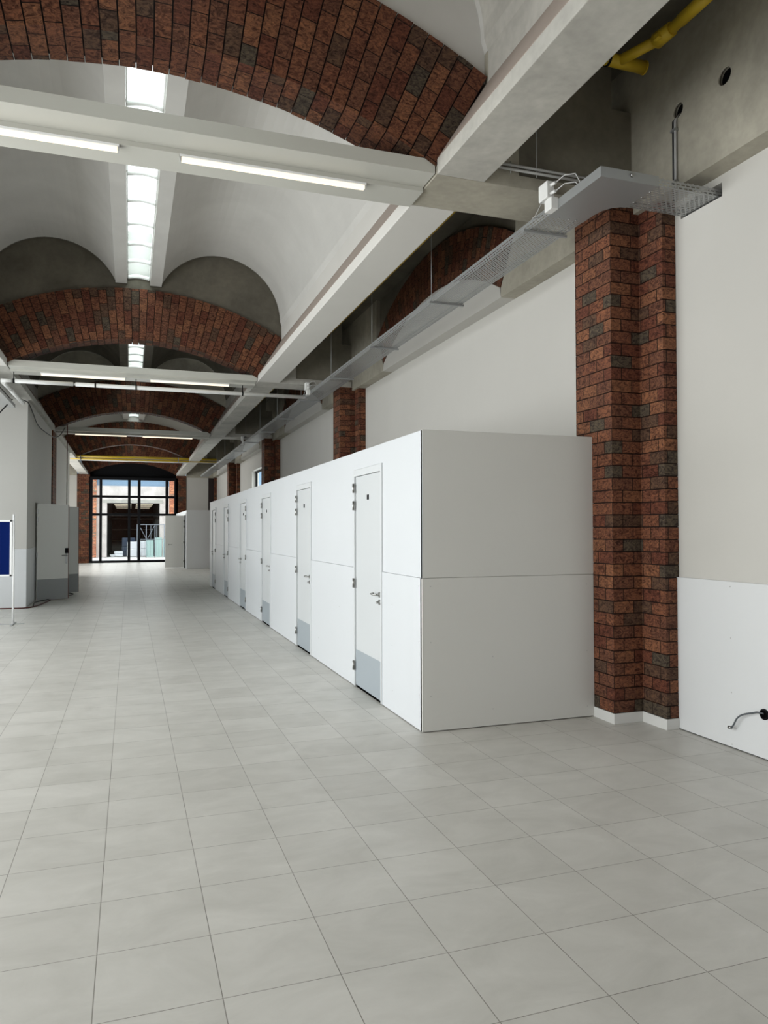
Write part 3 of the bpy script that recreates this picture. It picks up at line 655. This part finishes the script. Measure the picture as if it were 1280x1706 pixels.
# ---------------------------------------------------------------- display board on its stand
db = thing('display_board', (-2.6, 14.9, 0), 'blue felt display board on a thin white pole stand at the left edge', 'display board')
MB().box(-3.2, -2.03, 14.885, 14.905, .88, 1.88).build('felt_panel', M['blue'], db)
b = MB(); b.box(-3.2, -2.005, 14.87, 14.92, 1.85, 1.885); b.box(-3.2, -2.005, 14.87, 14.92, .868, .90); b.box(-2.045, -2.008, 14.87, 14.92, .868, 1.885); b.build('frame', M['alu'], db, bevel=.003)
MB().tube([(-1.985, 14.9, .0), (-1.985, 14.9, 1.99)], .018, 12).build('pole', M['alu'], db)
MB().tube([(-3.2, 14.9, 0), (-3.2, 14.9, 1.99)], .018, 12).build('pole', M['alu'], db)
MB().box(-2.5, -1.80, 14.87, 14.90, .0, .014).box(-2.0, -1.965, 14.6, 15.2, 0, .012).build('foot', M['galv'], db)

# ---------------------------------------------------------------- end wall with the big window
YE = 41.1
for s, nm in ((1, 'r'), (-1, 'l')):
    f = (lambda x: x) if s > 0 else mx
    xs = sorted((f(2.86), f(4.75))); struct(MB().box(xs[0], xs[1], YE, YE + .3, 0, 6).build('wall_far', M['white']))
    xs = sorted((2.345, 2.86)) if s > 0 else (f(2.86), -1.955); tag(MB().box(xs[0], xs[1], YE - .03, YE + .3, 0, 4.6).build('brick_pilaster', M['brick']),
        'brick pilaster to the %s of the big end window' % ('right' if s > 0 else 'left'), 'pilaster')
    xs = sorted((f(2.86), f(4.35))); 
    struct(MB().box(xs[0], xs[1], YE - .12, YE, 4.5, 5.9).build('trim_1', M['conc']))
win = MB(); wx0, wx1, wt = -2.04, 2.36, 4.46
def pyx(px):     # column of the window frame as seen in the photograph, at the end wall
    d = (R @ Vector((px - 640, 0, -1237))); return d.x / d.y * YE
cols = [(149.2, 153.6), (166.4, 169.3), (213.8, 216.8), (230.2, 233.6), (276.5, 279.5), (291, 295.4)]
for a, b_ in cols: win.box(pyx(a - .8), pyx(b_ + .8), YE - .03, YE + .12, 0, wt)
for z0, z1 in ((0, .12), (2.45, 2.57), (3.38, 3.50), (4.31, 4.46)): win.box(pyx(150), pyx(295), YE - .02, YE + .12, z0, z1)
wo = struct(win.build('window_1', M['black']))
hp = [(XC + (RI + .03) * math.sin(-TH + 2 * TH * k / 24), ZC + (RI + .03) * math.cos(-TH + 2 * TH * k / 24)) for k in range(25)]
MB().prism([(pyx(149.2), 4.40)] + hp + [(pyx(295.4), 4.40)], 'y', YE + .42, YE + .5).build('head_panel', M['black'], wo)
MB().box(pyx(149.2), pyx(295.4), YE + .02, YE + .5, 4.40, 4.47).build('head_sill', M['black'], wo)
MB().box(pyx(150), pyx(295), YE + .065, YE + .075, .05, 4.4).build('pane', M['glass'], wo)

# ---------------------------------------------------------------- courtyard outside
M['facade'] = concrete('pale_concrete_facade', (.70, .64, .61), .16)  # even pale concrete with mild random variation
M['paving'] = concrete('pale_paving', (.85, .82, .80), .1)
YF = 50.0
struct(MB().box(-14, 14, 41.4, 66, -.2, -.02).build('ground', M['paving']))
fac = thing('building_facade', (.3, YF, 0), 'pale concrete building with a dark hall opening seen through the end window', 'building')
poly = [(-12, 0), (-1.36, 0), (-1.36, 3.42), (1.83, 3.42), (1.83, 0), (12, 0), (12, 4.5), (-12, 4.5)]
MB().prism(poly, 'y', YF, YF + .4).build('facade_wall', M['facade'], fac)
MB().box(-12, 12, YF + .05, YF + .5, 4.5, 7.2).build('blue_fascia', mat('blue_grey_sheet', (.20, .30, .42), .5), fac)
MB().box(-1.62, 2.05, YF - .04, YF, 3.42, 3.62).build('lintel', M['concl'], fac)
for x0, x1 in ((-2.36, -1.98), (2.42, 2.95)):
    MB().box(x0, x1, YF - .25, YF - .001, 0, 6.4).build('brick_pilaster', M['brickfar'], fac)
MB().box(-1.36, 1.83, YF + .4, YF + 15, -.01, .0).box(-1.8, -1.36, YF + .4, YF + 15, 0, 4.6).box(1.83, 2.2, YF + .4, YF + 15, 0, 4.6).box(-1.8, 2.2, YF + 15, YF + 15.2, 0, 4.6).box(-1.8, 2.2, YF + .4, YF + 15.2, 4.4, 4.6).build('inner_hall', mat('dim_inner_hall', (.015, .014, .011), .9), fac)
for yk in (1.2, 2.6, 4.4, 6.8, 10.0):
    for x0, x1 in ((-.95, .1), (.4, 1.45)):
        MB().box(x0, x1, YF + yk, YF + yk + .04, 3.36, 3.38).build('strip_lamp', M['lamp'], fac)
for k in range(3): MB().box(-1.2 - .0, 1.7, YF + 8, YF + 8.1, .9 + k * .8, .95 + k * .8).build('shelf', M['conc'], fac)
M['wrap'] = mat('white_wrap', (.75, .77, .80), .35); M['wrapd'] = mat('dark_blue_wrap', (.04, .06, .10), .4)
gp = 'wrapped packages in the far hall opening'
pk = 0
plab = ['lowest left wrapped white package in the far opening', 'wrapped package leaning at the left of the far stack', 'large wrapped white bale in the middle of the far opening', 'wrapped bale behind the fence posts', 'dark blue wrapped bundle on the far stack', 'small white bag on the ground left of the stack']
for (x, y, z, sx, sy, sz, mm) in [(-.65, 50.6, 0, .5, .4, .35, 'wrap'), (-.2, 50.9, 0, .45, .4, .62, 'wrapd'), (.18, 50.5, 0, .62, .5, .95, 'wrap'), (.75, 50.7, 0, .6, .5, 1.0, 'wrap'), (-.05, 51.2, 0, .8, .4, 1.2, 'wrapd'), (-1.0, 50.4, 0, .28, .3, .14, 'wrap')]:
    b = MB(); n = 5
    for i in range(2):
        zz = z + sz * i / 2
        b.box(x - sx / 2 + random.uniform(-.03, .03), x + sx / 2 + random.uniform(-.03, .03), y - sy / 2 + random.uniform(-.03, .03), y + sy / 2, zz + .004 * i, zz + sz / 2)
    tag(b.build('wrapped_package', M[mm], bevel=.04), plab[pk], 'package', gp); pk += 1
# fence panels and glass panes in front of the opening
fe = thing('fence', (1.5, 48.4, 0), 'galvanised steel fence panel standing in the courtyard', 'fence')
M['galvl'] = mat('light_galvanised', (.26, .29, .33), .5, .2)
for x in (.45, .98, 1.5, 2.05, 2.6): MB().tube([(x, 48.4, 0), (x, 48.4, 2.05)], .025, 8).build('post', M['galvl'], fe)
for z in (1.12, 2.03): MB().tube([(.45, 48.4, z), (2.6, 48.4, z)], .022, 8).build('rail', M['galvl'], fe)
for a, c in (((.98, 1.15), (.55, 2.0)), ((1.5, 2.0), (1.05, 1.15)), ((2.05, 1.15), (2.3, 2.0)), ((2.6, 1.15), (2.3, 2.0)), ((1.6, 1.15), (1.6, 2.0)), ((1.25, 1.15), (1.25, 2.0))):
    MB().tube([(a[0], 48.4, a[1]), (c[0], 48.4, c[1])], .016, 6).build('brace', M['galvl'], fe)
for k in range(12): MB().tube([(.55 + k * .17, 48.42, .1), (.55 + k * .17, 48.42, 1.1)], .008, 6).build('bar', M['galvl'], fe)
gm = mat('greenish_glass_sheet', (.40, .55, .52), .15)
gq = 'upright glass sheets behind the courtyard fence'
for (x0, x1, h, lb) in ((1.0, 1.45, 1.05, 'leftmost of three greenish glass sheets standing behind the courtyard fence'), (1.5, 1.95, 1.22, 'middle and tallest of three greenish glass sheets behind the courtyard fence'), (2.0, 2.6, 1.1, 'rightmost and widest of three greenish glass sheets behind the courtyard fence')):
    tag(MB().prism([(49.1, 0), (49.14, 0), (49.44, h), (49.4, h)], 'x', x0, x1).build('glass_sheet', gm), lb, 'glass sheet', gq)
